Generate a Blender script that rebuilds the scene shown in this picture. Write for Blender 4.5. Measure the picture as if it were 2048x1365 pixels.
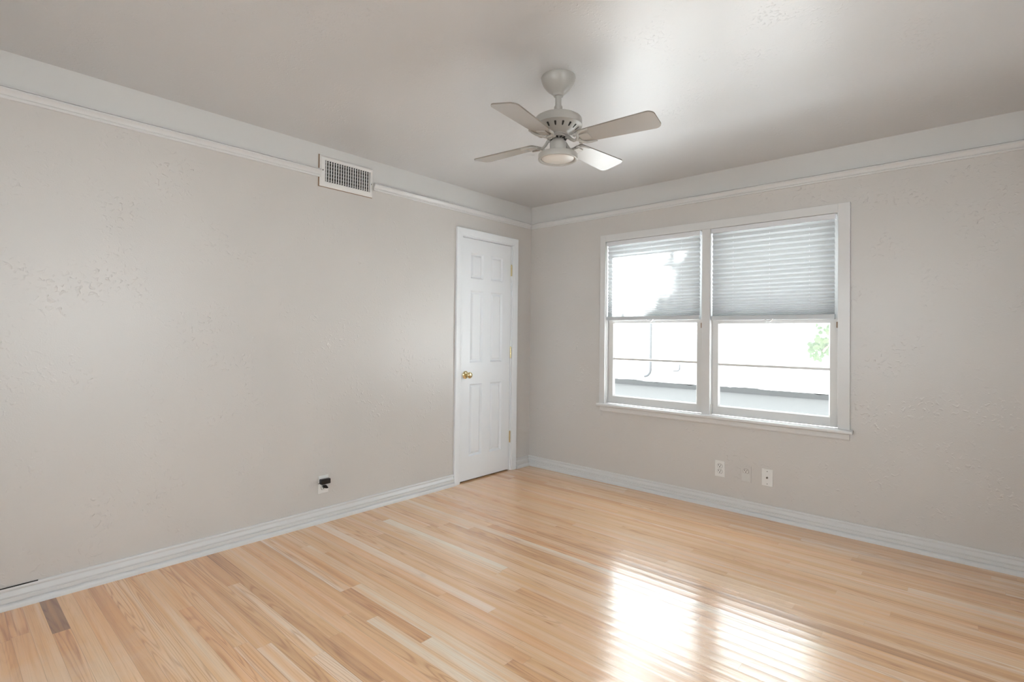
import bpy, bmesh, math, random
from mathutils import Vector, Matrix
R = math.radians
C = bpy.context.scene.collection
for o in list(bpy.data.objects):
    bpy.data.objects.remove(o)

# ------------------------------------------------------------------ camera
IMG_W = 2048
cam_d = bpy.data.cameras.new('camera'); cam = bpy.data.objects.new('camera', cam_d); C.objects.link(cam)
bpy.context.scene.camera = cam
CX = Vector((0.74381006, 0.6682899, 0.01162776)); CY = Vector((9.946404e-04, -1.85033312e-02, 0.999828304)); CF = Vector((-0.66839031, 0.74367079, 0.01442767))
m = Matrix((CX, CY, -CF)).transposed().to_4x4(); m.translation = (3.1581, -3.8403, 1.2213)
cam.matrix_world = m
cam_d.sensor_width = 36; cam_d.lens = 36 * 1045.5914 / IMG_W
cam_d.shift_x = 9.3255 / IMG_W; cam_d.shift_y = -26.0658 / IMG_W
cam_d.clip_start = .02

# ------------------------------------------------------------------ view, world, lights
vs = bpy.context.scene.view_settings
vs.view_transform = 'Standard'; vs.look = 'None'; vs.gamma = 1; vs.use_curve_mapping = False
vs.exposure = 0.62
w = bpy.data.worlds.new('sky'); bpy.context.scene.world = w; w.use_nodes = True
bg = w.node_tree.nodes['Background']; bg.inputs[0].default_value = (.90, .95, 1, 1); bg.inputs[1].default_value = 5.1
SUN_DIR = Vector((0.05, .72, .69)).normalized()          # towards the sun
sd = bpy.data.lights.new('sun', 'SUN'); sd.energy = 120; sd.angle = R(.6); sd.color = (.97, .98, 1)
so = bpy.data.objects.new('sun', sd); C.objects.link(so); so.rotation_euler = SUN_DIR.to_track_quat('Z', 'Y').to_euler(); so.location = (0, 8, 8)
def fill_light(name, loc, rot, sx, sy, energy, col=(1, .97, .93)):
    d = bpy.data.lights.new(name, 'AREA'); d.shape = 'RECTANGLE'; d.size = sx; d.size_y = sy; d.energy = energy; d.color = col
    o = bpy.data.objects.new(name, d); C.objects.link(o); o.location = loc; o.rotation_euler = rot; return o
# daylight area lamps added at two made-up windows behind the camera, for fill
XR, YB, H = 4.35, -4.75, 2.44
fill_light('fill_back', (1.9, YB + .03, 1.42), (R(90), 0, 0), 1.9, 1.25, 2.4, (.97, .98, 1))
fill_light('fill_right', (XR - .03, -2.6, 1.42), (R(90), 0, R(90)), 1.7, 1.25, .3, (.97, .98, 1))

# ------------------------------------------------------------------ materials
def mat(name, col, rough=.5, spec=.5, metal=0, bump=None, **kw):
    M = bpy.data.materials.new(name); M.use_nodes = True; nt = M.node_tree; b = nt.nodes['Principled BSDF']
    b.inputs['Base Color'].default_value = (*col, 1); b.inputs['Roughness'].default_value = rough
    b.inputs['Specular IOR Level'].default_value = spec; b.inputs['Metallic'].default_value = metal
    for k, v in kw.items(): b.inputs[k].default_value = v
    if bump:
        sc, st = bump
        n = nt.nodes.new('ShaderNodeTexNoise'); n.inputs['Scale'].default_value = sc; n.inputs['Detail'].default_value = 3
        tc = nt.nodes.new('ShaderNodeTexCoord'); nt.links.new(tc.outputs['Object'], n.inputs['Vector'])
        bp = nt.nodes.new('ShaderNodeBump'); bp.inputs['Strength'].default_value = st; bp.inputs['Distance'].default_value = .002
        nt.links.new(n.outputs['Fac'], bp.inputs['Height']); nt.links.new(bp.outputs['Normal'], b.inputs['Normal'])
    return M
class NT:
    def __init__(s, M): s.nt = M.node_tree
    def n(s, t, **kw):
        x = s.nt.nodes.new('ShaderNode' + t)
        for k, v in kw.items():
            if k.startswith('i_'):
                key = k[2:]; x.inputs[int(key) if key.isdigit() else key.replace('_', ' ')].default_value = v
            else: setattr(x, k, v)
        return x
    def l(s, a, b): s.nt.links.new(a, b)
    def math(s, op, a, b=None, clamp=False):
        x = s.n('Math', operation=op, use_clamp=clamp)
        for i, v in enumerate((a, b)):
            if v is None: continue
            if hasattr(v, 'links'): s.l(v, x.inputs[i])
            else: x.inputs[i].default_value = v
        return x.outputs[0]
    def ramp(s, fac, stops):
        x = s.n('ValToRGB'); e = x.color_ramp.elements
        while len(e) < len(stops): e.new(.5)
        for q, (p, c) in zip(e, stops): q.position = p; q.color = (*c, 1) if len(c) == 3 else c
        s.l(fac, x.inputs[0]); return x.outputs[0]
    def mix(s, fac, a, b, blend='MIX'):
        x = s.n('Mix', data_type='RGBA', blend_type=blend)
        for sock, v in ((x.inputs[0], fac), (x.inputs[6], a), (x.inputs[7], b)):
            if hasattr(v, 'links'): s.l(v, sock)
            elif isinstance(v, (int, float)): sock.default_value = v
            else: sock.default_value = (*v, 1)
        return x.outputs[2]

def plaster(name, col, frieze=None, rough=.45, pocks=False, st=.8):
    """hand-trowelled plaster; above the picture rail the wall is smooth"""
    M = bpy.data.materials.new(name); M.use_nodes = True; N = NT(M); b = M.node_tree.nodes['Principled BSDF']
    tc = N.n('TexCoord').outputs['Object']
    big = N.n('TexNoise', i_Scale=1.1, i_Detail=2.0); N.l(tc, big.inputs['Vector'])
    tone = N.ramp(big.outputs['Fac'], [(.3, tuple(c * .97 for c in col)), (.7, tuple(min(1, c * 1.02) for c in col))])
    b.inputs['Roughness'].default_value = rough; b.inputs['Specular IOR Level'].default_value = .5 if pocks else .85
    if pocks:
        b.inputs['Coat Weight'].default_value = 1; b.inputs['Coat IOR'].default_value = 1.7; b.inputs['Coat Roughness'].default_value = .42
    # sparse patches of little ridges
    mask = N.n('TexNoise', i_Scale=4.5, i_Detail=2.0); N.l(tc, mask.inputs['Vector'])
    mk = N.math('MULTIPLY', N.math('SUBTRACT', mask.outputs['Fac'], .44, True), 4.0, True)
    rid = N.n('TexNoise', i_Scale=46.0 if not pocks else 80.0, i_Detail=1.0, i_Distortion=.5); N.l(tc, rid.inputs['Vector'])
    rd = N.math('MULTIPLY', N.math('SUBTRACT', rid.outputs['Fac'], .57, True), 3.5, True)
    fine = N.n('TexNoise', i_Scale=160.0, i_Detail=2.0); N.l(tc, fine.inputs['Vector'])
    h = N.math('ADD', N.math('MULTIPLY', rd, mk), N.math('MULTIPLY', fine.outputs['Fac'], .12))
    if frieze:
        sx = N.n('SeparateXYZ'); N.l(tc, sx.inputs[0])
        up = N.math('GREATER_THAN', sx.outputs['Z'], 2.26)
        tone = N.mix(up, tone, frieze)
        h = N.math('MULTIPLY', h, N.math('SUBTRACT', 1.0, N.math('MULTIPLY', up, .85)))
    bp = N.n('Bump', i_Strength=st, i_Distance=.004); N.l(h, bp.inputs['Height']); N.l(bp.outputs['Normal'], b.inputs['Normal'])
    N.l(tone, b.inputs['Base Color'])
    return M
M_wall = plaster('wall plaster', (.635, .606, .580), frieze=(.69, .685, .675), rough=.36)
M_ceil = plaster('ceiling plaster', (.625, .618, .622), rough=.36, pocks=True, st=.6)
M_trim = mat('white gloss trim paint', (.725, .72, .715), .28, .5, bump=(30, .05))
M_door = mat('white door paint', (.86, .885, .915), .30, .5, bump=(60, .05))
M_sash = mat('white sash paint', (.72, .71, .695), .35, .5, bump=(40, .08))
M_brass = mat('polished brass', (.80, .67, .40), .2, .5, 1.0)
M_plate = mat('white plastic', (.82, .81, .79), .35)
M_ivory = mat('ivory painted plastic', (.74, .71, .67), .45)
M_dark = mat('dark slot', (.02, .018, .016), .6)
M_black = mat('black plastic', (.012, .011, .011), .25)
M_fan = mat('cream white fan enamel', (.44, .42, .39), .30)
M_blade = mat('white fan blade laminate', (.44, .42, .395), .25)
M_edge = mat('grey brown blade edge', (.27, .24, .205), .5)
M_diff = mat('frosted lamp diffuser', (.78, .755, .72), .35)
M_grille = mat('white enamelled steel', (.80, .79, .775), .35)
M_wood = mat('bare brown wood', (.30, .20, .13), .7)
M_rail = mat('white blind rail', (.78, .79, .82), .35)
M_brail = mat('backlit shade blind rail', (.60, .625, .65), .4)  # bottom rail: backlit shade put into the colour
M_cord = mat('white cord', (.75, .75, .78), .7)
M_clear = mat('clear plastic tab', (.85, .86, .87), .15)
M_ground = mat('pale concrete drive', (.122, .121, .119), .85, bump=(8, .3))
M_stem = mat('rough grey concrete', (.102, .101, .10), .9, bump=(12, .6))
M_bark = mat('tree bark', (.17, .13, .10), .9, bump=(14, .8))
M_pipe = mat('grey painted pipe', (.15, .152, .155), .5)
M_roof = mat('grey shingle roof', (.25, .24, .23), .9, bump=(20, .5))
M_siding = mat('white exterior siding', (.8, .8, .78), .7)

def m_brick():
    M = bpy.data.materials.new('white painted brick'); M.use_nodes = True; N = NT(M); b = M.node_tree.nodes['Principled BSDF']
    tc = N.n('TexCoord').outputs['Object']; sx = N.n('SeparateXYZ'); N.l(tc, sx.inputs[0])
    cb = N.n('CombineXYZ'); N.l(sx.outputs['X'], cb.inputs[0]); N.l(sx.outputs['Z'], cb.inputs[1])
    br = N.n('TexBrick', i_Scale=1.0, i_Mortar_Size=.012); br.inputs['Brick Width'].default_value = .23; br.inputs['Row Height'].default_value = .076
    br.inputs['Color1'].default_value = (.84, .83, .80, 1); br.inputs['Color2'].default_value = (.80, .79, .76, 1); br.inputs['Mortar'].default_value = (.66, .65, .62, 1)
    N.l(cb.outputs[0], br.inputs['Vector']); N.l(br.outputs['Color'], b.inputs['Base Color']); b.inputs['Roughness'].default_value = .8
    bp = N.n('Bump', i_Strength=.6, i_Distance=.01, invert=True); N.l(br.outputs['Fac'], bp.inputs['Height']); N.l(bp.outputs['Normal'], b.inputs['Normal'])
    return M
M_brick = m_brick()

def m_glass():
    M = bpy.data.materials.new('window glass'); M.use_nodes = True; N = NT(M); nt = M.node_tree
    nt.nodes.remove(nt.nodes['Principled BSDF'])
    t = N.n('BsdfTransparent'); t.inputs[0].default_value = (.94, .96, .955, 1)
    g = N.n('BsdfGlossy', i_Roughness=.02); lw = N.n('LayerWeight', i_Blend=.5); mx = N.n('MixShader')
    N.l(N.math('ADD', .04, N.math('MULTIPLY', N.math('POWER', lw.outputs['Facing'], 5.0), .9)), mx.inputs[0]); N.l(t.outputs[0], mx.inputs[1]); N.l(g.outputs[0], mx.inputs[2]); N.l(mx.outputs[0], nt.nodes['Material Output'].inputs[0])
    return M
M_glass = m_glass()

def m_fabric():
    M = bpy.data.materials.new('white pleated shade fabric'); M.use_nodes = True; N = NT(M); nt = M.node_tree
    nt.nodes.remove(nt.nodes['Principled BSDF'])
    d = N.n('BsdfDiffuse'); d.inputs[0].default_value = (.74, .77, .80, 1)
    t = N.n('BsdfTranslucent'); t.inputs[0].default_value = (.20, .203, .202, 1)
    mx = N.n('MixShader'); mx.inputs[0].default_value = .5
    N.l(d.outputs[0], mx.inputs[1]); N.l(t.outputs[0], mx.inputs[2]); N.l(mx.outputs[0], nt.nodes['Material Output'].inputs[0])
    return M
M_fabric = m_fabric()

def m_leaf():
    M = bpy.data.materials.new('green leaf'); M.use_nodes = True; N = NT(M); nt = M.node_tree
    nt.nodes.remove(nt.nodes['Principled BSDF'])
    gi = N.n('TexCoord').outputs['Object']; no = N.n('TexNoise', i_Scale=2.0); N.l(gi, no.inputs['Vector'])
    col = N.ramp(no.outputs['Fac'], [(.3, (.062, .09, .045)), (.7, (.10, .128, .06))])
    d = N.n('BsdfDiffuse'); t = N.n('BsdfTranslucent'); N.l(col, d.inputs[0]); N.l(col, t.inputs[0])
    mx = N.n('MixShader'); mx.inputs[0].default_value = .4
    N.l(d.outputs[0], mx.inputs[1]); N.l(t.outputs[0], mx.inputs[2]); N.l(mx.outputs[0], nt.nodes['Material Output'].inputs[0])
    return M
M_leaf = m_leaf()

def m_floor():
    M = bpy.data.materials.new('varnished oak boards'); M.use_nodes = True; N = NT(M); b = M.node_tree.nodes['Principled BSDF']
    tc = N.n('TexCoord').outputs['Object']
    at = N.n('Attribute', attribute_name='board'); sa = N.n('SeparateColor'); N.l(at.outputs['Color'], sa.inputs[0])
    tone, hue, off = sa.outputs[0], sa.outputs[1], sa.outputs[2]
    uvn = N.n('UVMap'); suv = N.n('SeparateXYZ'); N.l(uvn.outputs[0], suv.inputs[0])
    sx = N.n('SeparateXYZ'); N.l(tc, sx.inputs[0])
    # grain space: stretched along the board, shifted per board
    def space(kx, ky, ko):
        cb = N.n('CombineXYZ'); N.l(N.math('MULTIPLY', sx.outputs['X'], kx), cb.inputs[0]); N.l(N.math('MULTIPLY', sx.outputs['Y'], ky), cb.inputs[1]); N.l(N.math('MULTIPLY', off, ko), cb.inputs[2]); return cb.outputs[0]
    # cathedral rings
    n1 = N.n('TexNoise', i_Scale=1.0, i_Detail=1.5, i_Distortion=.25); N.l(space(.85, 15, 91), n1.inputs['Vector'])
    ring = N.math('SINE', N.math('MULTIPLY', n1.outputs['Fac'], 95.0))
    ring = N.math('POWER', N.math('ADD', N.math('MULTIPLY', ring, .5), .5), 3.0)
    # straight pores
    n2 = N.n('TexNoise', i_Scale=1.0, i_Detail=3.0, i_Roughness=.65); N.l(space(2.4, 230, 57), n2.inputs['Vector'])
    # slow variation inside a board
    n3 = N.n('TexNoise', i_Scale=1.0, i_Detail=2.0); N.l(space(.55, 26, 33), n3.inputs['Vector'])
    t = N.math('ADD', tone, N.math('MULTIPLY', N.math('SUBTRACT', n3.outputs['Fac'], .5), 1.05), True)
    base = N.ramp(t, [(.0, (.335, .165, .065)), (.22, (.66, .36, .155)), (.5, (.85, .505, .245)), (.78, (.91, .625, .375)), (1., (.93, .78, .60))])
    warm = N.mix(N.math('MULTIPLY', hue, .38), base, N.mix(1.0, base, (1.05, .80, .66), 'MULTIPLY'))
    flat = N.math('ADD', .25, N.math('MULTIPLY', N.math('GREATER_THAN', N.math('FRACT', N.math('MULTIPLY', off, 7.31)), .62), .75))   # only some boards are flat sawn
    g = N.math('MULTIPLY', N.math('MULTIPLY', N.math('MULTIPLY', ring, flat), N.math('SUBTRACT', n2.outputs['Fac'], .1, True)), 1.35)
    wood = N.mix(g, warm, N.mix(1.0, warm, (.62, .47, .36), 'MULTIPLY'))
    p = N.math('MULTIPLY', N.math('SUBTRACT', n2.outputs['Fac'], .52, True), 2.2, True)
    wood = N.mix(p, wood, N.mix(1.0, wood, (.66, .55, .46), 'MULTIPLY'))
    # small knots
    vk = N.n('TexVoronoi', i_Scale=1.0, i_Randomness=1.0); N.l(space(1.0, 2.6, 13), vk.inputs['Vector'])
    k = N.math('SUBTRACT', 1.0, N.math('MULTIPLY', vk.outputs['Distance'], 18.0), True)
    wood = N.mix(N.math('MULTIPLY', k, .85), wood, (.20, .085, .04))
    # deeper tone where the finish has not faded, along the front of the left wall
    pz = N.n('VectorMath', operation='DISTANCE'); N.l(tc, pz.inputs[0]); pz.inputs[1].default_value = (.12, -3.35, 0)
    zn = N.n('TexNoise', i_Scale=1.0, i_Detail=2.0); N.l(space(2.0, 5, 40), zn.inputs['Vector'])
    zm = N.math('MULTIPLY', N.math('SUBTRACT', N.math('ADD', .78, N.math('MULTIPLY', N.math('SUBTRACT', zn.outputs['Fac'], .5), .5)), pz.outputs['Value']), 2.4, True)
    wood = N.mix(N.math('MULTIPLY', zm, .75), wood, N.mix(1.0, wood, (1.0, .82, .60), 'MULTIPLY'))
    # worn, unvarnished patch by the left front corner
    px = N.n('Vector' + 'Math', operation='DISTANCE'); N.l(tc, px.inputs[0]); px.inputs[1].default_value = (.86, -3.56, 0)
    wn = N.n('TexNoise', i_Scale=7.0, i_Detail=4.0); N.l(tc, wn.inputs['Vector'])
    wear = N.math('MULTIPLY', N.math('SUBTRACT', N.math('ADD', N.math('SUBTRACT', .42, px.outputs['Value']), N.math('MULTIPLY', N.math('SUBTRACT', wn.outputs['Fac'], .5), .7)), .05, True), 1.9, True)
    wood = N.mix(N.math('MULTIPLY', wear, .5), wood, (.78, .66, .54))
    # joints between boards
    du = N.math('MINIMUM', suv.outputs['Y'], N.math('SUBTRACT', .057, suv.outputs['Y']))
    dv = suv.outputs['X']
    e = N.math('MINIMUM', du, dv)
    j = N.math('SUBTRACT', 1.0, N.math('DIVIDE', e, .0011), True)
    wood = N.mix(N.math('MULTIPLY', j, .45), wood, (.22, .11, .05))
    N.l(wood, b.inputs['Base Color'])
    rr = N.n('TexNoise', i_Scale=1.0, i_Detail=3.0); N.l(space(2.2, 30, 20), rr.inputs['Vector'])
    N.l(N.math('ADD', .34, N.math('MULTIPLY', rr.outputs['Fac'], .2)), b.inputs['Roughness'])
    b.inputs['Specular IOR Level'].default_value = .55
    b.inputs['Coat Weight'].default_value = 1.0; b.inputs['Coat IOR'].default_value = 2.15
    N.l(N.math('ADD', .10, N.math('MULTIPLY', rr.outputs['Fac'], .15)), b.inputs['Coat Roughness'])
    # boards lie a little cupped: the gloss breaks up along them
    wav = N.n('TexNoise', i_Scale=1.0, i_Detail=2.0); N.l(space(1.8, 42, 9), wav.inputs['Vector'])
    cd = N.math('SUBTRACT', suv.outputs['Y'], .0285); cup = N.math('MULTIPLY', N.math('MULTIPLY', cd, cd), 330.0)
    h = N.math('ADD', cup, N.math('ADD', N.math('MULTIPLY', wav.outputs['Fac'], .42), N.math('MULTIPLY', j, -.12)))
    bp = N.n('Bump', i_Strength=1.0, i_Distance=.0011); N.l(h, bp.inputs['Height'])
    N.l(bp.outputs['Normal'], b.inputs['Normal']); N.l(bp.outputs['Normal'], b.inputs['Coat Normal'])
    return M
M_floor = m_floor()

# ------------------------------------------------------------------ helpers
def obj(name, bm, M, parent=None, smooth=False, loc=None):
    me = bpy.data.meshes.new(name); bmesh.ops.recalc_face_normals(bm, faces=bm.faces); bm.to_mesh(me); bm.free(); me.materials.append(M)
    if smooth:
        for p in me.polygons: p.use_smooth = True
        try: me.set_sharp_from_angle(angle=R(38))
        except Exception: pass
    o = bpy.data.objects.new(name, me); C.objects.link(o)
    if parent: o.parent = parent
    if loc: o.location = loc
    return o
def tag(o, label, cat, kind=None, group=None):
    o['label'] = label; o['category'] = cat
    if kind: o['kind'] = kind
    if group: o['group'] = group
    return o
def empty(name, loc=(0, 0, 0), rot=(0, 0, 0)):
    o = bpy.data.objects.new(name, None); C.objects.link(o); o.location = loc; o.rotation_euler = rot; o.empty_display_size = .1; return o
def box(bm, x0, y0, z0, x1, y1, z1, bev=0, seg=2):
    r = bmesh.ops.create_cube(bm, size=1, matrix=Matrix.Translation(((x0 + x1) / 2, (y0 + y1) / 2, (z0 + z1) / 2)) @ Matrix.Diagonal((abs(x1 - x0), abs(y1 - y0), abs(z1 - z0), 1)))
    if bev:
        es = list({e for v in r['verts'] for e in v.link_edges}); bmesh.ops.bevel(bm, geom=es, offset=bev, segments=seg, affect='EDGES', profile=.5)
def bx(*a, **k):
    bm = bmesh.new(); box(bm, *a, **k); return bm
def lathe(bm, prof, seg=48, mat4=None, cap=True):
    """prof: list of (r, z)"""
    M4 = mat4 or Matrix.Identity(4); rings = []
    for r, z in prof:
        if r < 1e-6: rings.append([bm.verts.new(M4 @ Vector((0, 0, z)))])
        else: rings.append([bm.verts.new(M4 @ Vector((r * math.cos(2 * math.pi * i / seg), r * math.sin(2 * math.pi * i / seg), z))) for i in range(seg)])
    for a, b in zip(rings, rings[1:]):
        for i in range(seg):
            j = (i + 1) % seg
            if len(a) == 1 and len(b) == 1: continue
            if len(a) == 1: bm.faces.new((a[0], b[i], b[j]))
            elif len(b) == 1: bm.faces.new((a[i], a[j], b[0]))
            else: bm.faces.new((a[i], a[j], b[j], b[i]))
    if cap:
        for q in (rings[0], rings[-1]):
            if len(q) > 2: bm.faces.new(q)
def prism(bm, pts, axis, a, b):
    """closed 2-D outline extruded along a world axis; pts are the other two coordinates in xyz order"""
    def P(p, t):
        l = list(p); l.insert('xyz'.index(axis), t); return bm.verts.new(l)
    A = [P(p, a) for p in pts]; B = [P(p, b) for p in pts]; n = len(pts)
    bm.faces.new(A); bm.faces.new(B[::-1])
    for i in range(n): bm.faces.new((A[i], A[(i + 1) % n], B[(i + 1) % n], B[i]))
def tube(bm, path, rad, seg=10, rads=None):
    rings = []; n = len(path); path = [Vector(p) for p in path]; up = None
    for i, p in enumerate(path):
        t = (path[min(i + 1, n - 1)] - path[max(i - 1, 0)]).normalized()
        if up is None: up = t.orthogonal().normalized()
        s = t.cross(up).normalized(); up = s.cross(t).normalized(); r = rads[i] if rads else rad
        rings.append([bm.verts.new(p + (s * math.cos(2 * math.pi * k / seg) + up * math.sin(2 * math.pi * k / seg)) * r) for k in range(seg)])
    for a, b in zip(rings, rings[1:]):
        for i in range(seg): bm.faces.new((a[i], a[(i + 1) % seg], b[(i + 1) % seg], b[i]))
    bm.faces.new(rings[0]); bm.faces.new(rings[-1][::-1])

# ------------------------------------------------------------------ room shell (left wall is x=0, window wall is y=0)
random.seed(7)
WT = .14
# openings
DL, DR, DT = -.915, -.262, 2.05          # door opening in the left wall
WL, WR, WB, WTOP = .818, 2.522, .64, 2.03  # window opening
bm = bmesh.new()
box(bm, -WT, YB - WT, -.02, 0, DL, H + .02); box(bm, -WT, DR, -.02, 0, WT, H + .02); box(bm, -WT, DL, DT, 0, DR, H + .02); box(bm, -WT - .03, DL - .1, -.02, -WT + .02, DR + .1, DT + .1)
tag(obj('wall_left', bm, M_wall), 'left wall of cream plaster with the closet door', 'wall', 'structure')
bm = bmesh.new()
box(bm, 0, 0, -.02, WL, WT, H + .02); box(bm, WR, 0, -.02, XR + WT, WT, H + .02); box(bm, WL, 0, -.02, WR, WT, WB); box(bm, WL, 0, WTOP, WR, WT, H + .02)
tag(obj('wall_back', bm, M_wall), 'cream plaster wall with the double window', 'wall', 'structure')
def holed(bm, axis, p0, p1, a0, a1, h0, h1, z0, z1):   # wall slab with an opening for an added fill window
    def b(u0, u1, v0, v1):
        box(bm, *((p0, u0, v0, p1, u1, v1) if axis == 'x' else (u0, p0, v0, u1, p1, v1)))
    b(a0, h0, -.02, H + .02); b(h1, a1, -.02, H + .02); b(h0, h1, -.02, z0); b(h0, h1, z1, H + .02)
bm = bmesh.new(); holed(bm, 'x', XR, XR + WT, YB - WT, 0, -3.45, -1.75, .8, 2.05)
tag(obj('wall_right', bm, M_wall), 'cream plaster wall to the right, out of view', 'wall', 'structure')
bm = bmesh.new(); holed(bm, 'y', YB - WT, YB, 0, XR, .95, 2.85, .8, 2.05)
tag(obj('wall_front', bm, M_wall), 'cream plaster wall behind the viewer', 'wall', 'structure')
tag(obj('ceiling', bx(-WT, YB - WT, H, XR + WT, WT, H + .12), M_ceil), 'pale textured plaster ceiling with the fan', 'ceiling', 'structure')
tag(obj('eave', bx(-1.2, WT, 2.46, XR + 1.2, .50, 2.60), M_siding), 'white roof overhang outside above the window', 'eave', 'structure')
tag(obj('roof', bx(-1.2, YB - .7, 2.60, XR + 1.2, .52, 2.70), M_roof), 'grey roof above the room, out of view', 'roof', 'structure')

# floor: one mesh of boards running along x
BW = .057
bm = bmesh.new(); cl = bm.loops.layers.float_color.new('board'); uv = bm.loops.layers.uv.new('UVMap')
def board(x0, x1, y0, y1, tone, hue):
    vs_ = [bm.verts.new((x, y, 0)) for x, y in ((x0, y0), (x1, y0), (x1, y1), (x0, y1))]
    f = bm.faces.new(vs_); c = (tone, hue, random.random(), 1)
    for l in f.loops:
        l[cl] = c; l[uv].uv = (l.vert.co.x - x0, l.vert.co.y - y0)
rows = int(-YB / BW) + 2
special = {}      # (row, x inside) -> tone
def row_of(y): return int(-y / BW)
FIX = {row_of(-1.79): [(-.0, .27, .45, .3), (.27, 1.32, 1.0, 0.0), (1.32, 2.5, .62, .2)],
       row_of(-3.47): [(0, .395, .02, .2), (.395, 1.5, .5, .3)],
       row_of(-2.49): [(0, .92, .75, .5), (.92, 1.52, .36, .8), (1.52, 2.6, .8, .1)],
       row_of(-2.35): [(0.3, 1.855, .72, .2), (1.855, 2.7, .36, .4)],
       row_of(-2.75): [(0, 1.6, .22, .2)]}
for r in range(rows):
    y1 = -r * BW; y0 = y1 - BW; x = -random.random() * 1.2
    fixed = FIX.get(r, [])
    segs = []
    while x < XR:
        L = random.uniform(.6, 2.6); segs.append((x, x + L)); x += L
    out = []
    if fixed:
        fx0, fx1 = fixed[0][0], fixed[-1][1]
        for a, b_ in segs:
            if b_ <= fx0 or a >= fx1: out.append((a, b_))
            else:
                if a < fx0: out.append((a, fx0))
                if b_ > fx1: out.append((fx1, b_))
    else: out = segs
    for a, b_ in out:
        a = max(a, -.02); b_ = min(b_, XR)
        if b_ - a < .004: continue
        t = random.gauss(.58, .115)
        if random.random() < .05: t -= .2
        if random.random() < .08: t += .18
        board(a, b_, y0, y1, max(.02, min(.95, t)), random.random() ** 1.5)
    for a, b_, t, hu in fixed: board(a, b_, y0, y1, t, hu)
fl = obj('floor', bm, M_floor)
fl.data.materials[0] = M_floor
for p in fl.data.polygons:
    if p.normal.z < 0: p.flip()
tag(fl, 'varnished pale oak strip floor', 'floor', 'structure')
tag(obj('subfloor', bx(-WT, YB - WT, -.2, XR + WT, WT, -.004), M_wood), 'structural slab under the oak boards', 'floor', 'structure')

# baseboards
BASE = [(0, .092), (.008, .092), (.011, .089), (.012, .084), (.011, .079), (.006, .0765), (.006, .074), (.009, .070), (.0135, .062), (.018, .056), (.018, .0535), (.0125, .051), (.0125, .048), (.016, .046), (.016, .030), (.012, .028), (.012, .0265), (.020, .0245), (.0255, .019), (.0275, .011), (.028, .0), (0, 0)]
bm = bmesh.new()
prism(bm, BASE, 'y', YB, -.962); prism(bm, BASE, 'y', -.199, -.0275)
bl = tag(obj('baseboard_left', bm, M_trim, smooth=True), 'white moulded baseboard along the left wall', 'baseboard', 'structure')
bm = bmesh.new(); prism(bm, [(.0002, .0937), (.0095, .0937), (.0095, .0915), (.0002, .0915)], 'y', -3.75, -3.48)
obj('caulk_gap', bm, M_dark, bl)['label'] = 'dark open gap behind the baseboard top'
bm = bmesh.new(); prism(bm, [(-a, b) for a, b in BASE], 'x', .0, XR)
bb = tag(obj('baseboard_back', bm, M_trim, smooth=True), 'white moulded baseboard under the window wall', 'baseboard', 'structure')
bm = bmesh.new(); box(bm, 2.968, -.0115, .078, 2.992, -.0085, .091, bev=.001)
obj('paint_chip', bm, M_ivory, bb)['label'] = 'chipped paint spot'

# picture rails
RAIL = [(0, 2.283), (.019, 2.283), (.0195, 2.2795), (.012, 2.2785), (.012, 2.2755), (.0205, 2.2745), (.0205, 2.268), (.0165, 2.263), (.0115, 2.257), (.0095, 2.250), (.0095, 2.2465), (.0055, 2.245), (.0055, 2.243), (.0085, 2.241), (.0085, 2.233), (.0065, 2.231), (0, 2.231)]
FLAT = [(0, 2.281), (.016, 2.281), (.0185, 2.278), (.0185, 2.242), (.014, 2.233), (0, 2.233)]
bm = bmesh.new(); prism(bm, RAIL, 'y', YB, -2.152)
tag(obj('trim_1', bm, M_trim, smooth=True), 'white picture rail left of the air grille', 'picture rail', 'structure')
bm = bmesh.new(); prism(bm, RAIL, 'y', -1.752, -.02)
tag(obj('trim_2', bm, M_trim, smooth=True), 'white picture rail between the air grille and the corner', 'picture rail', 'structure')
bm = bmesh.new(); prism(bm, [(-a, b) for a, b in RAIL], 'x', .0, XR)
tag(obj('trim_3', bm, M_trim, smooth=True), 'white picture rail on the window wall', 'picture rail', 'structure')

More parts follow.
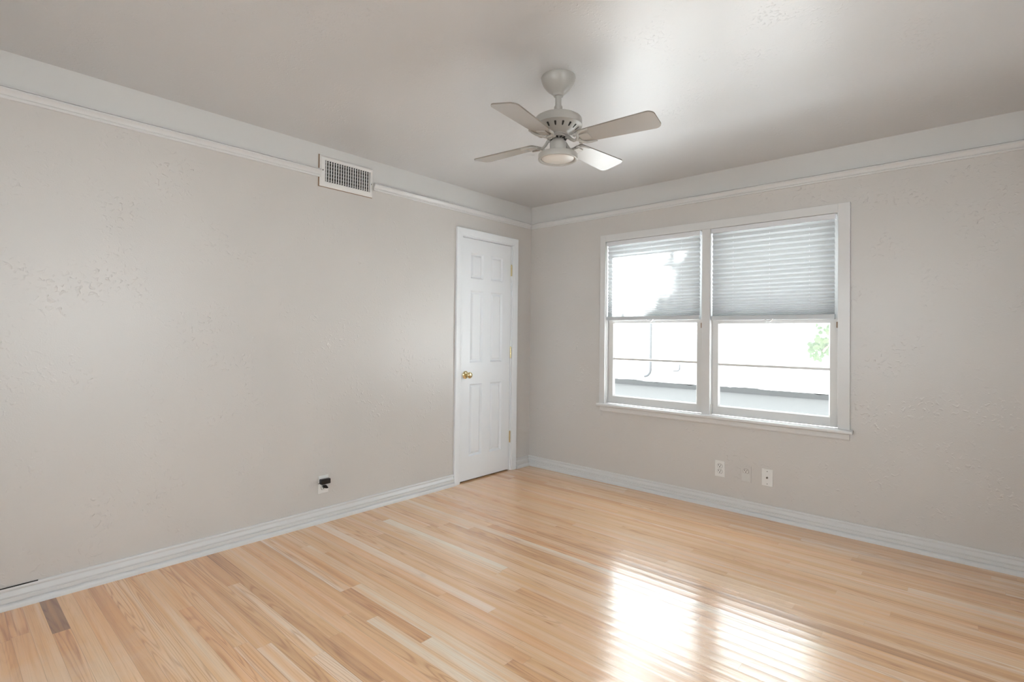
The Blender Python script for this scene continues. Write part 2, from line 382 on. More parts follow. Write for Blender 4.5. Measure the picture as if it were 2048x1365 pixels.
# ------------------------------------------------------------------ closet door
dy0, dy1, dz0, dz1 = -.892, -.285, .012, 2.032
def panel_door(bm, xf, xb):
    """slab facing +x with six sunk, raised-centre panels"""
    ys = [dy0, -.787, -.637, -.541, -.391, dy1]; zs = [dz0, .205, .81, .99, 1.597, 1.70, 1.915, dz1]
    V = {}
    def v(y, z, x):
        k = (round(y, 5), round(z, 5), round(x, 5))
        if k not in V: V[k] = bm.verts.new((x, y, z))
        return V[k]
    def quad(y0, y1, z0, z1, x): bm.faces.new((v(y0, z0, x), v(y1, z0, x), v(y1, z1, x), v(y0, z1, x)))
    for i in range(5):
        for j in range(7):
            a, b, c, d = ys[i], ys[i + 1], zs[j], zs[j + 1]
            if i in (1, 3) and j in (1, 3, 5):
                prev = (a, b, c, d, xf)
                for ins, x in ((.002, xf - .002), (.012, xf - .0165), (.016, xf - .0165), (.029, xf - .006), (.033, xf - .0045)):
                    cur = (a + ins, b - ins, c + ins, d - ins, x)
                    A = [(prev[0], prev[2]), (prev[1], prev[2]), (prev[1], prev[3]), (prev[0], prev[3])]
                    B = [(cur[0], cur[2]), (cur[1], cur[2]), (cur[1], cur[3]), (cur[0], cur[3])]
                    for k in range(4):
                        bm.faces.new((v(*A[k], prev[4]), v(*A[(k + 1) % 4], prev[4]), v(*B[(k + 1) % 4], cur[4]), v(*B[k], cur[4])))
                    prev = cur
                quad(*prev)
            else: quad(a, b, c, d, xf)
    quad(dy0, dy1, dz0, dz1, xb)
    fy = ys; fz = zs
    for z in (dz0, dz1):
        vs_ = [v(y, z, xf) for y in fy] + [v(dy1, z, xb), v(dy0, z, xb)]; bm.faces.new(vs_)
    for y in (dy0, dy1):
        vs_ = [v(y, z, xf) for z in fz] + [v(y, dz1, xb), v(y, dz0, xb)]; bm.faces.new(vs_)
bm = bmesh.new(); panel_door(bm, -.004, -.039)
door = tag(obj('door_1', bm, M_door), 'white six-panel closet door with brass knob', 'door', 'structure')
# frame: jambs, stop and moulded casing
CAS = [(0, 0), (.012, 0), (.014, .004), (.014, .012), (.017, .020), (.0185, .040), (.0185, .060), (.016, .066), (0, .066)]   # (x out, across, from the inner edge)
bm = bmesh.new()
box(bm, -WT + .02, DL, 0, -.0005, dy0 - .003, DT); box(bm, -WT + .02, dy1 + .003, 0, -.0005, DR, DT); box(bm, -WT + .02, DL, dz1 + .004, -.0005, DR, DT)
box(bm, -.06, dy0 - .003, 0, -.041, dy0 + .012, dz1 + .004); box(bm, -.06, dy1 - .012, 0, -.041, dy1 + .003, dz1 + .004); box(bm, -.06, dy0, dz1 - .01, -.041, dy1, dz1 + .004)
yi0, yi1, zi = dy0 - .006, dy1 + .016, dz1 + .008
def casing(bm, flip=1):
    # three mitred lengths around the opening
    pts = [[(x, yi0 - a, 0) for x, a in CAS], [(x, yi0 - a, zi + a) for x, a in CAS], [(x, yi1 + a, zi + a) for x, a in CAS], [(x, yi1 + a, 0) for x, a in CAS]]
    Vs = [[bm.verts.new(p) for p in q] for q in pts]
    for A, B in zip(Vs, Vs[1:]):
        for i in range(len(A)): bm.faces.new((A[i], A[(i + 1) % len(A)], B[(i + 1) % len(A)], B[i]))
    bm.faces.new(Vs[0]); bm.faces.new(Vs[-1])
casing(bm)
obj('door_frame', bm, M_door, door)
# knob
K = Matrix.Translation((-.004, -.838, .89)) @ Matrix.Rotation(R(90), 4, 'Y')
bm = bmesh.new(); lathe(bm, [(0, 0), (.032, 0), (.033, .003), (.030, .007), (.020, .011), (.013, .013), (.0115, .03), (.0125, .034), (.020, .038), (.0255, .046), (.0265, .054), (.024, .061), (.017, .066), (.0, .0675)], 40, K)
kn = obj('door_knob', bm, M_brass, door, True)
bm = bmesh.new(); lathe(bm, [(0, .0674), (.0045, .0676), (.0045, .0695), (.002, .070), (0, .070)], 16, K); obj('lock_button', bm, M_brass, kn, True)
bm = bmesh.new(); box(bm, -.0045, dy0 - .0028, .845, -.0025, dy0 + .004, .935); obj('latch_plate', bm, M_dark, door)['label'] = 'dark latch plate in the door edge'
for zc in (1.812, 1.067, .303):
    bm = bmesh.new(); yk = dy1 + .0035
    for k in range(5):
        lathe(bm, [(0, -.05 + k * .02 + .0004), (.0065, -.05 + k * .02 + .0004), (.0065, -.05 + (k + 1) * .02 - .0004), (0, -.05 + (k + 1) * .02 - .0004)], 16, Matrix.Translation((.0025, yk, zc)))
    lathe(bm, [(0, .05), (.0045, .051), (.0045, .054), (0, .057)], 12, Matrix.Translation((.0025, yk, zc)))
    box(bm, -.0045, yk, zc - .05, -.001, yk + .017, zc + .05)
    obj('hinge', bm, M_brass, door, True)['label'] = 'brass door hinge'

# ------------------------------------------------------------------ window
GY = .055                                  # glass plane
bm = bmesh.new()
# flat casing boards around the opening
box(bm, .775, -.018, .66, .826, 0, 2.078, bev=.002); box(bm, 2.508, -.018, .66, 2.573, 0, 2.078, bev=.002); box(bm, .826, -.0175, 2.020, 2.508, 0, 2.0775, bev=.002)
# jamb lining
box(bm, WL, 0, .64, WL + .012, WT, 2.03); box(bm, WR - .014, 0, .64, WR, WT, 2.03); box(bm, WL, 0, 2.018, WR, WT, 2.03)
win = tag(obj('window_1', bm, M_trim), 'white double-hung twin window with two pleated shades', 'window', 'structure')
bm = bmesh.new(); box(bm, 1.645, -.012, .655, 1.706, .075, 2.02, bev=.002); box(bm, 1.662, .075, .64, 1.69, WT, 2.02); obj('mullion', bm, M_trim, win)
bm = bmesh.new(); prism(bm, [(-.040, .636), (-.046, .640), (-.048, .648), (-.046, .656), (-.040, .660), (.03, .660), (.03, .636)], 'x', .763, 2.588); obj('window_stool', bm, M_trim, win, True)
bm = bmesh.new(); prism(bm, [(0, .6365), (-.018, .6365), (-.018, .604), (-.014, .597), (-.008, .594), (0, .594)], 'x', .783, 2.571); obj('apron', bm, M_trim, win)
bm = bmesh.new(); prism(bm, [(.03, .652), (.18, .628), (.18, .60), (.03, .60)], 'x', WL, WR); obj('outer_sill', bm, M_trim, win)
def sash(x0, x1, gx0, gx1, z0, gz0, gz1, z1, muntins, y0=.034, y1=.068, name='lower_sash'):
    bm = bmesh.new()
    box(bm, x0, y0, z0, gx0, y1, z1, bev=.0015); box(bm, gx1, y0, z0, x1, y1, z1, bev=.0015)
    box(bm, gx0 - .001, y0, z0, gx1 + .001, y1, gz0, bev=.0015); box(bm, gx0 - .001, y0, gz1, gx1 + .001, y1, z1, bev=.0015)
    # sloped glazing bead on the room side
    for a, b, c, d in ((gx0, gz0, gx0, gz1), (gx1, gz0, gx1, gz1)):
        s = 1 if a == gx0 else -1
        prism(bm, [(a, y0 + .004), (a + s * .008, GY - .004), (a, GY - .004)], 'z', gz0, gz1)
    prism(bm, [(y0 + .004, gz0), (GY - .004, gz0 + .008), (GY - .004, gz0)], 'x', gx0, gx1)
    s_ = obj(name, bm, M_sash, win)
    for mz in muntins:
        bm = bmesh.new(); prism(bm, [(y0 + .004, mz - .0075), (y0 + .004, mz + .0075), (GY - .004, mz + .0095), (y1 - .003, mz + .0095), (y1 - .003, mz - .0095), (GY - .004, mz - .0095)], 'x', gx0, gx1); obj('muntin', bm, M_sash, s_)
    bm = bmesh.new(); box(bm, gx0, GY - .0015, gz0, gx1, GY + .0015, gz1); obj('pane', bm, M_glass, s_)
sash(.832, 1.644, .876, 1.592, .661, .724, 1.335, 1.365, [1.036])
sash(1.706, 2.507, 1.750, 2.456, .661, .722, 1.325, 1.357, [1.028])
GY += .036
sash(.832, 1.661, .876, 1.592, 1.335, 1.372, 1.97, 2.017, [], .070, .104, 'upper_sash')
sash(1.691, 2.507, 1.750, 2.456, 1.335, 1.372, 1.97, 2.017, [], .070, .104, 'upper_sash')
for x in (1.636, 2.501):
    bm = bmesh.new(); box(bm, x - .006, .010, 1.295, x + .004, .033, 1.333, bev=.001); q = obj('sash_stop', bm, M_wood, win); q['label'] = 'small brown sash stop in the jamb corner'
bm = bmesh.new(); box(bm, 1.7065, .004, .661, 1.7105, .030, .735); obj('sash_stop', bm, M_ivory, win)

def fill_window(name, label, box_of):
    # made-up unseen window, added to let in fill light; box_of(u0, d0, z0, u1, d1, z1) orients a box
    bm = bmesh.new()
    for a in ((0, -.01, .8, .06, .10, 2.05), (.94, -.01, .8, 1, .10, 2.05), (.06, -.01, .8, .94, .10, .86), (.06, -.01, 1.99, .94, .10, 2.05), (.485, .0, .86, .515, .09, 1.99)): box(bm, *box_of(*a))
    w_ = tag(obj(name, bm, M_trim), label, 'window', 'structure')
    bm = bmesh.new(); box(bm, *box_of(.055, .05, .855, .945, .054, 1.995)); obj('pane', bm, M_glass, w_)
fill_window('fill_window_2', 'unseen window added behind the viewer for fill light', lambda u0, d0, z0, u1, d1, z1: (.95 + 1.9 * u0, YB - d1, z0, .95 + 1.9 * u1, YB - d0, z1))
fill_window('fill_window_3', 'unseen window added in the right wall for fill light', lambda u0, d0, z0, u1, d1, z1: (XR + d0, -3.45 + 1.7 * u0, z0, XR + d1, -3.45 + 1.7 * u1, z1))

# ------------------------------------------------------------------ pleated blinds
def blind(x0, x1, ztop, zbot, label):
    root = tag(empty('pleated_blind', ((x0 + x1) / 2, .012, ztop)), label, 'blind', group='pleated blinds in the double window')
    ox = (x0 + x1) / 2; hw = (x1 - x0) / 2; oz = ztop
    T = lambda z: z - oz
    bm = bmesh.new(); box(bm, -hw, -.019, T(ztop - .030), hw, .017, 0, bev=.002); box(bm, -hw + .001, -.021, T(ztop - .004), hw - .001, -.018, 0)
    obj('head_rail', bm, M_rail, root)
    for s in (-1, 1):
        bm = bmesh.new(); xa = s * hw; box(bm, xa - .0015, -.021, T(ztop - .032), xa + .0015, .018, .001, bev=.0008); obj('end_cap', bm, M_rail, root)
    # fabric: pleats drawn out at the top, gathered towards the bottom
    z = ztop - .030; end = zbot + .033; n = 23
    hs = [1.0 * (1 - .78 * (i / (n - 1)) ** 1.5) for i in range(n)]; k = (z - end) / sum(hs)
    bm = bmesh.new(); zz = z; prof = [(.004, z)]
    for h in hs:
        d = .0025 + .0055 * h
        prof += [(-d, zz - h * k * .5), (d, zz - h * k)]; zz -= h * k
    prev = None
    for (y, zc) in prof:
        cur = (bm.verts.new((-hw + .004, y, T(zc))), bm.verts.new((hw - .004, y, T(zc))))
        if prev: bm.faces.new((prev[0], prev[1], cur[1], cur[0]))
        prev = cur
    obj('shade_fabric', bm, M_fabric, root)
    bm = bmesh.new(); prism(bm, [(-.015, T(zbot + .003)), (-.015, T(zbot + .029)), (-.011, T(zbot + .033)), (.011, T(zbot + .033)), (.015, T(zbot + .029)), (.015, T(zbot + .003)), (.012, T(zbot)), (-.012, T(zbot))], 'x', -hw + .002, hw - .002)
    br = obj('bottom_rail', bm, M_brail, root)
    bm = bmesh.new(); prism(bm, [(-.030, T(zbot + .006)), (-.021, T(zbot - .006)), (-.012, T(zbot - .013)), (.012, T(zbot - .013)), (.021, T(zbot - .006)), (.030, T(zbot + .006)), (.022, T(zbot + .006)), (.012, T(zbot - .001)), (-.012, T(zbot - .001)), (-.022, T(zbot + .006))], 'y', -.026, -.0145)
    obj('pull_tab', bm, M_clear, root)['label'] = 'clear plastic pull tab'
    for xc in (-hw * .62, 0, hw * .62):
        bm = bmesh.new(); tube(bm, [(xc, .0035, T(z)), (xc, .0035, T(end))], .0008, 6); obj('lift_cord', bm, M_cord, root)
blind(.832, 1.625, 2.017, 1.357, 'left pleated shade, brightly lit by the sun, pulled half down')
blind(1.711, 2.490, 2.017, 1.349, 'right pleated shade in leafy shade, pulled half down')

# ------------------------------------------------------------------ ceiling fan
FX, FY = 1.692, -1.868
fan = tag(empty('ceiling_fan', (FX, FY, H)), 'cream four-blade ceiling fan with round lamp on a short rod', 'ceiling fan')
z_ = lambda z: z - H
bm = bmesh.new(); lathe(bm, [(.0, 0), (.080, 0), (.081, z_(2.436)), (.0805, z_(2.429)), (.078, z_(2.418)), (.072, z_(2.404)), (.0625, z_(2.391)), (.050, z_(2.378)), (.037, z_(2.368)), (.029, z_(2.361)), (.0245, z_(2.357)), (.0225, z_(2.351)), (0, z_(2.351))], 64)
obj('canopy', bm, M_fan, fan, True)
bm = bmesh.new(); lathe(bm, [(0, z_(2.353)), (.0145, z_(2.353)), (.0145, z_(2.29)), (0, z_(2.29))], 32); obj('down_rod', bm, M_fan, fan, True)
bm = bmesh.new(); lathe(bm, [(0, z_(2.303)), (.018, z_(2.303)), (.0195, z_(2.300)), (.0195, z_(2.285)), (.022, z_(2.280)), (.028, z_(2.272)), (.034, z_(2.262)), (0, z_(2.262))], 40)
obj('rod_coupling', bm, M_fan, fan, True)
bm = bmesh.new(); lathe(bm, [(0, z_(2.266)), (.040, z_(2.264)), (.072, z_(2.258)), (.098, z_(2.249)), (.108, z_(2.243)), (.112, z_(2.236)), (.112, z_(2.212)), (.1125, z_(2.2115)), (.1125, z_(2.207)), (.110, z_(2.205)), (.104, z_(2.2045)), (.092, z_(2.196)), (.080, z_(2.186)), (.067, z_(2.178)), (.055, z_(2.172)), (.050, z_(2.166)), (.050, z_(2.160)), (0, z_(2.160))], 72)
hs_ = obj('motor_housing', bm, M_fan, fan, True)
for k in range(16):
    bm = bmesh.new()
    a = 2 * math.pi * k / 16 + .1
    # slot on the sloping underside between r .077 and r .100
    p0, p1 = Vector((.0815, 0, z_(2.1872))), Vector((.0935, 0, z_(2.1970))); dv = (p1 - p0).normalized(); nn = Vector((dv.z, 0, -dv.x))
    pts = []
    for s in range(16):
        q = 2 * math.pi * s / 16; cc, ss = math.cos(q), math.sin(q)
        base_ = p1 if cc > 0 else p0
        pts.append(base_ + dv * cc * .0035 + Vector((0, 1, 0)) * ss * (.0052 if cc > 0 else .0036))
    rot = Matrix.Rotation(a, 3, 'Z')
    A = [bm.verts.new(rot @ (p + nn * .0006)) for p in pts]; B = [bm.verts.new(rot @ (p - nn * .003)) for p in pts]
    bm.faces.new(A); bm.faces.new(B[::-1])
    for i in range(16): bm.faces.new((A[i], A[(i + 1) % 16], B[(i + 1) % 16], B[i]))
    obj('cooling_slot', bm, M_dark, hs_)
# flywheel with dark gaps
bm = bmesh.new(); lathe(bm, [(0, z_(2.161)), (.046, z_(2.161)), (.046, z_(2.152)), (.030, z_(2.150)), (0, z_(2.150))], 40); fw = obj('flywheel', bm, M_fan, fan, True)
bm = bmesh.new()
for k in range(12):
    a = 2 * math.pi * k / 12
    b2 = bmesh.new()
    r = bmesh.ops.create_cube(bm, size=1, matrix=Matrix.Rotation(a, 4, 'Z') @ Matrix.Translation((.034, 0, z_(2.150))) @ Matrix.Diagonal((.014, .006, .006, 1))); b2.free()
obj('flywheel_gaps', bm, M_dark, fw)
bm = bmesh.new(); lathe(bm, [(0, z_(2.151)), (.024, z_(2.151)), (.024, z_(2.143)), (.031, z_(2.140)), (.0365, z_(2.134)), (.0375, z_(2.128)), (.0375, z_(2.074)), (0, z_(2.074))], 48)
obj('switch_housing', bm, M_fan, fan, True)
bm = bmesh.new(); lathe(bm, [(0, z_(2.0775)), (.086, z_(2.0775)), (.0905, z_(2.0755)), (.0925, z_(2.071)), (.0925, z_(2.052)), (.0915, z_(2.0495)), (.089, z_(2.0485)), (.082, z_(2.0485)), (.0800, z_(2.051)), (.0792, z_(2.060)), (0, z_(2.060))], 72)
lk = obj('light_ring', bm, M_fan, fan, True)
bm = bmesh.new(); lathe(bm, [(0, z_(2.0598)), (.0755, z_(2.0598)), (.0755, z_(2.0555)), (.0735, z_(2.0540)), (0, z_(2.0535))], 64); obj('lamp_diffuser', bm, M_diff, lk, True)['label'] = 'pale round frosted lamp diffuser'
# blades
def blade_bm():
    bm = bmesh.new(); x0, x1 = .118, .478; w0, w1 = .050, .0665
    out = []
    def corner(cx, cy, r, a0, a1, n=6):
        for i in range(n + 1):
            a = R(a0 + (a1 - a0) * i / n); out.append((cx + r * math.cos(a), cy + r * math.sin(a)))
    corner(x0 + .012, -w0 + .012, .012, 180, 270, 4); corner(x1 - .03, -w1 + .03, .03, 270, 360, 8); corner(x1 - .03, w1 - .03, .03, 0, 90, 8); corner(x0 + .012, w0 - .012, .012, 90, 180, 4)
    prism(bm, out, 'z', -.0028, .0028); return bm
def iron_bm():
    bm = bmesh.new()
    # curved neck from the flywheel out under the blade
    tube(bm, [(.040, 0, .014), (.056, 0, .010), (.070, 0, -.004), (.086, .0, -.014), (.104, 0, -.012), (.118, 0, -.009)], .007, 10, rads=[.008, .008, .0075, .007, .007, .0065])
    # fork: two horns that curl out along the blade edges
    for s in (-1, 1):
        tube(bm, [(.100, 0, -.012), (.112, s * .016, -.0105), (.118, s * .034, -.009), (.128, s * .046, -.0075), (.150, s * .0505, -.0065), (.178, s * .0515, -.0055)], .0055, 10, rads=[.007, .0065, .0065, .006, .0055, .0045])
        tube(bm, [(.118, s * .034, -.009), (.106, s * .040, -.010), (.100, s * .033, -.011), (.104, s * .026, -.0115)], .0045, 8)
    return bm
def plate_bm():
    bm = bmesh.new(); box(bm, .106, -.024, -.0075, .165, .024, -.0030, bev=.001); return bm
BZ = 2.137
proto = None
for k in range(4):
    ang = R((6.8, 87.9, 185.0, 278.7)[k])
    if k == 0:
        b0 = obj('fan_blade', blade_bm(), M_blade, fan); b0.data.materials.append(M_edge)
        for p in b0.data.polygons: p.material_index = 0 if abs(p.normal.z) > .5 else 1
        i0 = obj('blade_iron', iron_bm(), M_fan, b0, True); p0_ = obj('mounting_plate', plate_bm(), M_fan, b0)
        b = b0
    else:
        b = b0.copy(); C.objects.link(b); b.parent = fan
        for s0 in (i0, p0_):
            s = s0.copy(); C.objects.link(s); s.parent = b
    b.location = (0, 0, z_(BZ)); b.rotation_euler = (R(-10.5), 0, ang)

# ------------------------------------------------------------------ air grille on the left wall
gr = tag(empty('air_vent_grille', (0, -1.963, 2.276)), 'white metal air supply grille high on the left wall', 'air vent')
gy0, gy1, gz0, gz1 = -.198, .198, -.100, .100; iy0, iy1, iz0, iz1 = -.160, .176, -.065, .073
bm = bmesh.new()
ring = lambda x, a, b, c, d: [bm.verts.new(p) for p in ((x, a, c), (x, b, c), (x, b, d), (x, a, d))]
rs = [ring(.001, gy0, gy1, gz0, gz1), ring(.005, gy0, gy1, gz0, gz1), ring(.012, gy0 + .010, gy1 - .010, gz0 + .010, gz1 - .010), ring(.012, iy0 - .004, iy1 + .004, iz0 - .004, iz1 + .004), ring(.009, iy0, iy1, iz0, iz1), ring(.001, iy0, iy1, iz0, iz1)]
for A, B in zip(rs, rs[1:] + rs[:1]):
    for i in range(4): bm.faces.new((A[i], A[(i + 1) % 4], B[(i + 1) % 4], B[i]))
gf = obj('grille_frame', bm, M_grille, gr)
for s, zz in ((gy0 + .02, .004), (gy1 - .012, -.01)):
    bm = bmesh.new(); lathe(bm, [(0, 0), (.004, 0), (.003, .002), (0, .0025)], 12, Matrix.Translation((.012, s, zz)) @ Matrix.Rotation(R(90), 4, 'Y')); obj('screw', bm, M_dark, gf)
bm = bmesh.new(); box(bm, .0012, iy0, iz0, .0022, iy1, iz1); obj('duct_shadow_panel', bm, M_dark, gr)['label'] = 'dark panel standing for the shade inside the duct'  # flat dark sheet, the duct's shade as colour
bm = bmesh.new()
for k in range(6):
    zc = iz0 + (k + .5) * (iz1 - iz0) / 6; box(bm, .0026, iy0, zc - .0022, .0045, iy1, zc + .0022)
obj('damper_blades', bm, mat('grey damper steel', (.36, .36, .36), .5), gr)
bm = bmesh.new(); nl = 19
for k in range(nl):
    yc = iy0 + (k + .5) * (iy1 - iy0) / nl
    prism(bm, [(.0050, yc - .0030), (.0085, yc - .0036), (.0115, yc - .0010), (.0115, yc + .0016), (.0085, yc + .0004), (.0050, yc - .0012)], 'z', iz0 + .0005, iz1 - .0005)
obj('louvers', bm, M_grille, gr)
bm = bmesh.new(); box(bm, .0065, iy1 + .010, -.045, .0165, iy1 + .013, .0); obj('damper_lever', bm, M_grille, gr)
bm = bmesh.new(); box(bm, .0002, gy0 - .007, gz0 - .004, .0045, gy0 + .002, gz1 + .003); box(bm, .0002, gy0, gz0 - .004, .003, gy1, gz0 + .002); obj('mounting_edge', bm, M_wood, gr)['label'] = 'bare brown edge showing round the grille'

# ------------------------------------------------------------------ wall plates
def slots(bm, x, z, s=1.0):
    """two blade slots and a ground hole facing -y at (x, z)"""
    box(bm, x - .0085 * s, -.0090, z - .002, x - .0055 * s, -.0072, z + .0075); box(bm, x + .0055 * s, -.0090, z - .001, x + .0085 * s, -.0072, z + .0065)
    lathe(bm, [(0, 0), (.0034, 0), (.0034, .0018), (0, .0018)], 12, Matrix.Translation((x, -.0072, z - .0085)) @ Matrix.Rotation(R(90), 4, 'X'))
def plate(bm, w=.070, h=.114, t=.006): box(bm, -w / 2, -t, -h / 2, w / 2, 0, h / 2, bev=.0022)
def face(bm, z):
    # round duplex face, flattened top and bottom
    pts = []
    for i in range(28):
        a = 2 * math.pi * i / 28; pts.append((.0172 * math.cos(a), z + max(-.0143, min(.0143, .0172 * math.sin(a)))))
    prism(bm, pts, 'y', -.0078, -.001)
def screw(bm, z): lathe(bm, [(0, 0), (.0032, 0), (.0028, .0012), (0, .0016)], 14, Matrix.Translation((0, -.006, z)) @ Matrix.Rotation(R(90), 4, 'X'))
def duplex(name, loc, rz, label, Mp, Mf, upper=True, lower=True, group='wall plates under the window'):
    root = tag(empty(name, loc, (0, 0, rz)), label, 'outlet', group=group)
    bm = bmesh.new(); plate(bm); pl = obj('cover_plate', bm, Mp, root)
    bm = bmesh.new(); screw(bm, 0); obj('screw', bm, Mp, pl)
    for on, z in ((upper, .0195), (lower, -.0195)):
        if not on: continue
        bm = bmesh.new(); face(bm, z); rc = obj('receptacle', bm, Mf, root)
        bm = bmesh.new(); slots(bm, 0, z + .003)
        pts = [(.0186 * math.cos(2 * math.pi * i / 28), z + max(-.0156, min(.0156, .0186 * math.sin(2 * math.pi * i / 28)))) for i in range(28)]
        prism(bm, pts, 'y', -.0063, -.0015); obj('socket_slots', bm, M_dark, rc)
    return root
duplex('wall_outlet', (1.781, 0, .282), 0, 'white duplex outlet, leftmost of three plates under the window', M_plate, M_plate)
o2 = duplex('wall_outlet', (1.960, 0, .276), 0, 'painted-over outlet with taped lower half, between two other plates', M_wall, M_ivory, lower=False)
bm = bmesh.new(); box(bm, -.026, -.0082, -.050, .028, -.0062, .004, bev=.0008); obj('tape_cover', bm, mat('pale tape', (.68, .67, .645), .3), o2)['label'] = 'pale tape over the lower socket'
cx = tag(empty('coax_plate', (2.0975, 0, .2765)), 'white cable plate with a centre jack, right of the two outlets', 'wall plate', group='wall plates under the window')
bm = bmesh.new(); plate(bm); pl = obj('cover_plate', bm, M_plate, cx)
for zz in (.042, -.042):
    bm = bmesh.new(); screw(bm, zz); obj('screw', bm, mat('grey screw', (.25, .24, .23), .4, .5, .6), pl)
bm = bmesh.new(); lathe(bm, [(0, 0), (.0065, 0), (.0065, .003), (.0048, .0035), (.0048, .011), (.0036, .0115), (.0015, .0112), (0, .0112)], 24, Matrix.Translation((0, -.006, 0)) @ Matrix.Rotation(R(90), 4, 'X')); obj('coax_jack', bm, mat('dark nickel', (.16, .14, .12), .35, .5, .7), cx, True)

LO = (0, -2.098, .243)
duplex('wall_outlet', LO, R(90), 'white outlet low on the left wall holding black plugs', M_plate, M_plate, group='outlet on the left wall')
# black power adapter in the upper socket (built facing -y, turned to face +x)
ad = tag(empty('power_adapter', (0, -2.098, .266), (0, 0, R(90))), 'black box power adapter plugged in the left wall outlet', 'power adapter')
bm = bmesh.new(); box(bm, -.033, -.040, -.0165, .033, -.0095, .0165, bev=.005, seg=3); bd = obj('adapter_body', bm, M_black, ad, True)
bm = bmesh.new(); tube(bm, [(-.032, -.022, -.006), (-.040, -.022, -.0075), (-.046, -.0215, -.010)], .0016, 8); obj('strain_relief', bm, M_black, ad, True)
pg = tag(empty('black_plug', (0, -2.094, .229), (0, 0, R(90))), 'small black angled plug below the power adapter', 'plug')
bm = bmesh.new(); prism(bm, [(-.014, .011), (.004, .012), (.013, .002), (.019, -.009), (.012, -.012), (-.006, -.007), (-.014, -.003)], 'y', -.030, -.0095)
bmesh.ops.bevel(bm, geom=list(bm.edges), offset=.002, segments=2, affect='EDGES'); obj('plug_body', bm, M_black, pg, True)
bm = bmesh.new(); box(bm, -.008, -.0097, -.002, .008, -.0079, .004); obj('plug_neck', bm, M_black, pg)

# ------------------------------------------------------------------ outside
GZ = -.37
tag(obj('ground', bx(-40, -25, GZ - .3, 40, 40, GZ), M_ground), 'pale concrete drive outside the window', 'ground', 'structure')
tag(obj('bounce_paving', bx(-6, WT, GZ - .1, 9, 1.35, GZ + .02), mat('pale concrete', (.66, .665, .67), .8, bump=(9, .2))), 'unseen white concrete paving along the house outside', 'bounce_paving', 'structure')  # added out of view, reflects sun up to the ceiling by the window
tag(obj('bounce_driveway', bx(-9, 1.35, GZ - .1, 12, 8.2, GZ + .01), mat('light gravel', (.20, .20, .197), .9, bump=(30, .6))), 'unseen gravel strip added to bounce sun onto the brick', 'bounce_driveway', 'structure')  # added out of view, reflects sun onto the building opposite
nb = tag(empty('neighbour_building', (-3, 12, GZ)), 'white painted brick building across the drive, seen through the panes', 'building')
bm = bmesh.new(); box(bm, -11, .0, .14, 9, 6, 3.5); obj('brick_wall', bm, M_brick, nb)
# rough footing whose top edge wanders
bm = bmesh.new(); random.seed(3); top = []; N_ = 240
for i in range(N_ + 1):
    x = -11 + 20 * i / N_; top.append((x, .145 + .02 * math.sin(x * 1.7) + .012 * math.sin(x * 5.1 + 1) + random.uniform(-.012, .012)))
prism(bm, top + [(9, .0), (-11, .0)], 'y', -.07, .05); obj('footing', bm, M_stem, nb)
bm = bmesh.new(); prism(bm, [(-.5, 3.45), (3, 5.0), (6.5, 3.45), (6.5, 3.35), (-.5, 3.35)], 'x', -11.4, 9.4); obj('roof', bm, M_roof, nb)
px = -4.746 + 3
bm = bmesh.new(); tube(bm, [(px, -.06, 3.3), (px, -.06, .52), (px - .02, -.065, .43), (px - .07, -.08, .36), (px - .13, -.10, .325), (px - .19, -.12, .31)], .035, 12); obj('downpipe', bm, M_pipe, nb, True)
bm = bmesh.new(); tube(bm, [(px + .98, -.05, .75), (px + .98, -.06, .60), (px + .95, -.09, .55), (px + .80, -.12, .54)], .02, 10); obj('tap_pipe', bm, M_pipe, nb, True)

# tree: trunk to the right of the view, crown over the yard
random.seed(11)
tr = tag(empty('tree', (4.3, 3.6, GZ)), 'broad-leaved tree outside, one leafy branch hanging into the right pane', 'tree')
TW = Vector((4.3, 3.6, GZ))
bm = bmesh.new()
tube(bm, [(0, 0, 0), (.05, .05, 1.2), (-.1, .2, 2.6), (-.5, .7, 4.2), (-1.2, 1.2, 6.0)], .2, 14, rads=[.27, .21, .19, .15, .08])
obj('trunk', bm, M_bark, tr, True)
bm = bmesh.new()
def limb(pts, r): tube(bm, [Vector(p) - TW for p in pts], r, 8, rads=[r * (1 - .75 * i / (len(pts) - 1)) for i in range(len(pts))])
limb([(4.2, 3.8, 2.2), (3.5, 3.6, 3.2), (2.4, 4.3, 4.3), (1.0, 5.0, 5.2)], .10)
limb([(3.9, 4.2, 3.6), (3.0, 5.0, 4.8), (1.8, 5.6, 6.0), (.6, 6.0, 6.8)], .09)
limb([(4.3, 3.7, 1.6), (3.4, 3.0, 2.5), (2.75, 2.4, 2.2), (2.35, 2.1, 1.65), (2.16, 2.02, 1.30), (2.04, 2.0, 1.10)], .05)
obj('branch', bm, M_bark, tr, True)
bm = bmesh.new()
LEAF = [(0, 0), (.012, .018), (.038, .016), (.030, .034), (.050, .046), (.032, .054), (.040, .078), (.020, .076), (.0, .105), (-.020, .076), (-.040, .078), (-.032, .054), (-.050, .046), (-.030, .034), (-.038, .016), (-.012, .018)]
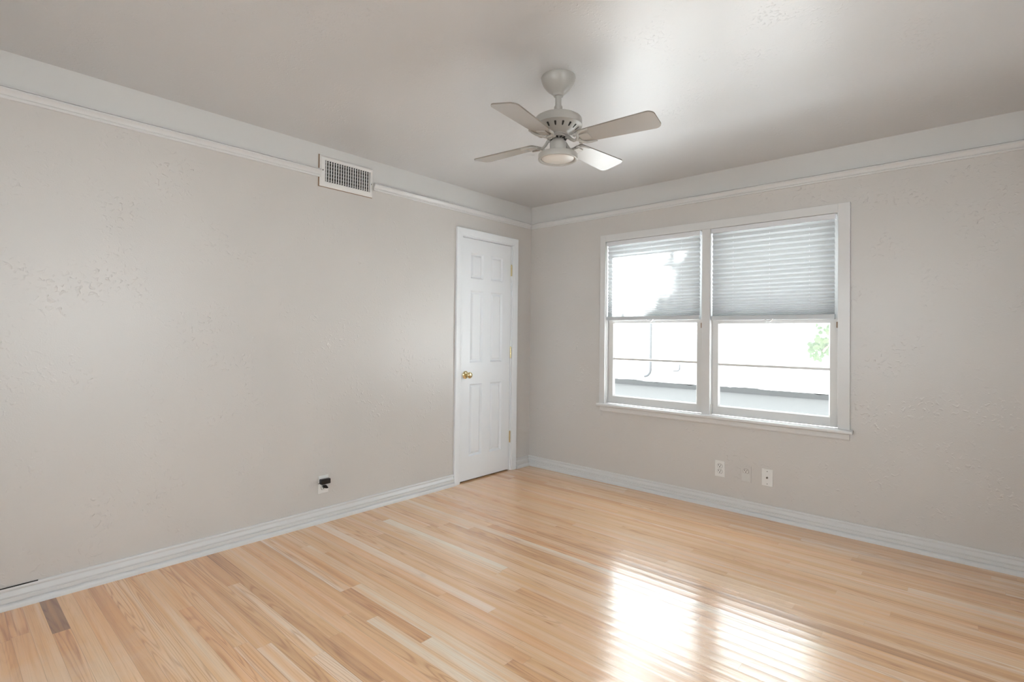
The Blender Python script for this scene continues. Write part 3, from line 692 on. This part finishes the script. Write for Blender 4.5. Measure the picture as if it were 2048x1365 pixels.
def leaf(p, sc, nrm=None):
    n = Vector((random.gauss(0, 1), random.gauss(0, 1), random.gauss(0, 1) + .6)).normalized() if nrm is None else nrm
    q = n.to_track_quat('Z', 'Y').to_matrix() @ Matrix.Rotation(random.random() * 6.28, 3, 'Z')
    b = random.uniform(-.25, .25)
    vs_ = [bm.verts.new(p - TW + q @ Vector((x * sc, y * sc, (abs(x) * b + y * y * 2 * b) * sc))) for x, y in LEAF]
    c = bm.verts.new(p - TW + q @ Vector((0, .05 * sc, 0)))
    for i in range(len(vs_)): bm.faces.new((c, vs_[i], vs_[(i + 1) % len(vs_)]))
# hanging branch in the right pane
for i in range(105):
    t = random.random() ** .8; ax = Vector((2.30, 2.05, 1.52)).lerp(Vector((1.955, 2.0, 1.06)), t)
    sp = .10 * (1 - t) + .028
    p = ax + Vector((random.gauss(0, sp), random.gauss(0, .1), random.gauss(0, sp)))
    leaf(p, random.uniform(.55, .85), Vector((random.gauss(0, .6), -1, random.gauss(.3, .6))).normalized())
# crown, with the open gap through which the sun reaches the left shade
def lit(u, v):
    if v > 1.27: return (u < 1.44 - .5 * max(0, 1.72 - v) - .25 * max(0, v - 1.8) + .06 * math.sin(v * 17)) and u > .40 and v < 2.1
    return False
for i in range(9500):
    u, v = random.uniform(-.4, 3.3), random.uniform(-.1, 2.45)
    if lit(u + random.gauss(0, .055), v + random.gauss(0, .055)): continue
    if .95 < u < 1.45 and .75 < v < 1.3 and random.random() < .12: continue
    s = random.uniform(4.6, 8.6)
    leaf(Vector((u, 0, v)) + SUN_DIR * s, random.uniform(.9, 1.5))
for i in range(2600):  # unseen extra leaves, added to keep sun off the hanging branch
    leaf(Vector((random.uniform(1.4, 2.8), 0, random.uniform(-1.25, -.2))) + SUN_DIR * random.uniform(4.4, 7.6), random.uniform(.9, 1.5))
for i in range(5200):  # more unseen leaves, added to close sun spots on floor and right shade
    u, v = random.uniform(.6, 3.0), random.uniform(.55, 2.2)
    if v > 1.3 and u < 1.66: continue
    leaf(Vector((u, 0, v)) + SUN_DIR * random.uniform(4.6, 8.6), random.uniform(.9, 1.5))
obj('foliage', bm, M_leaf, tr)
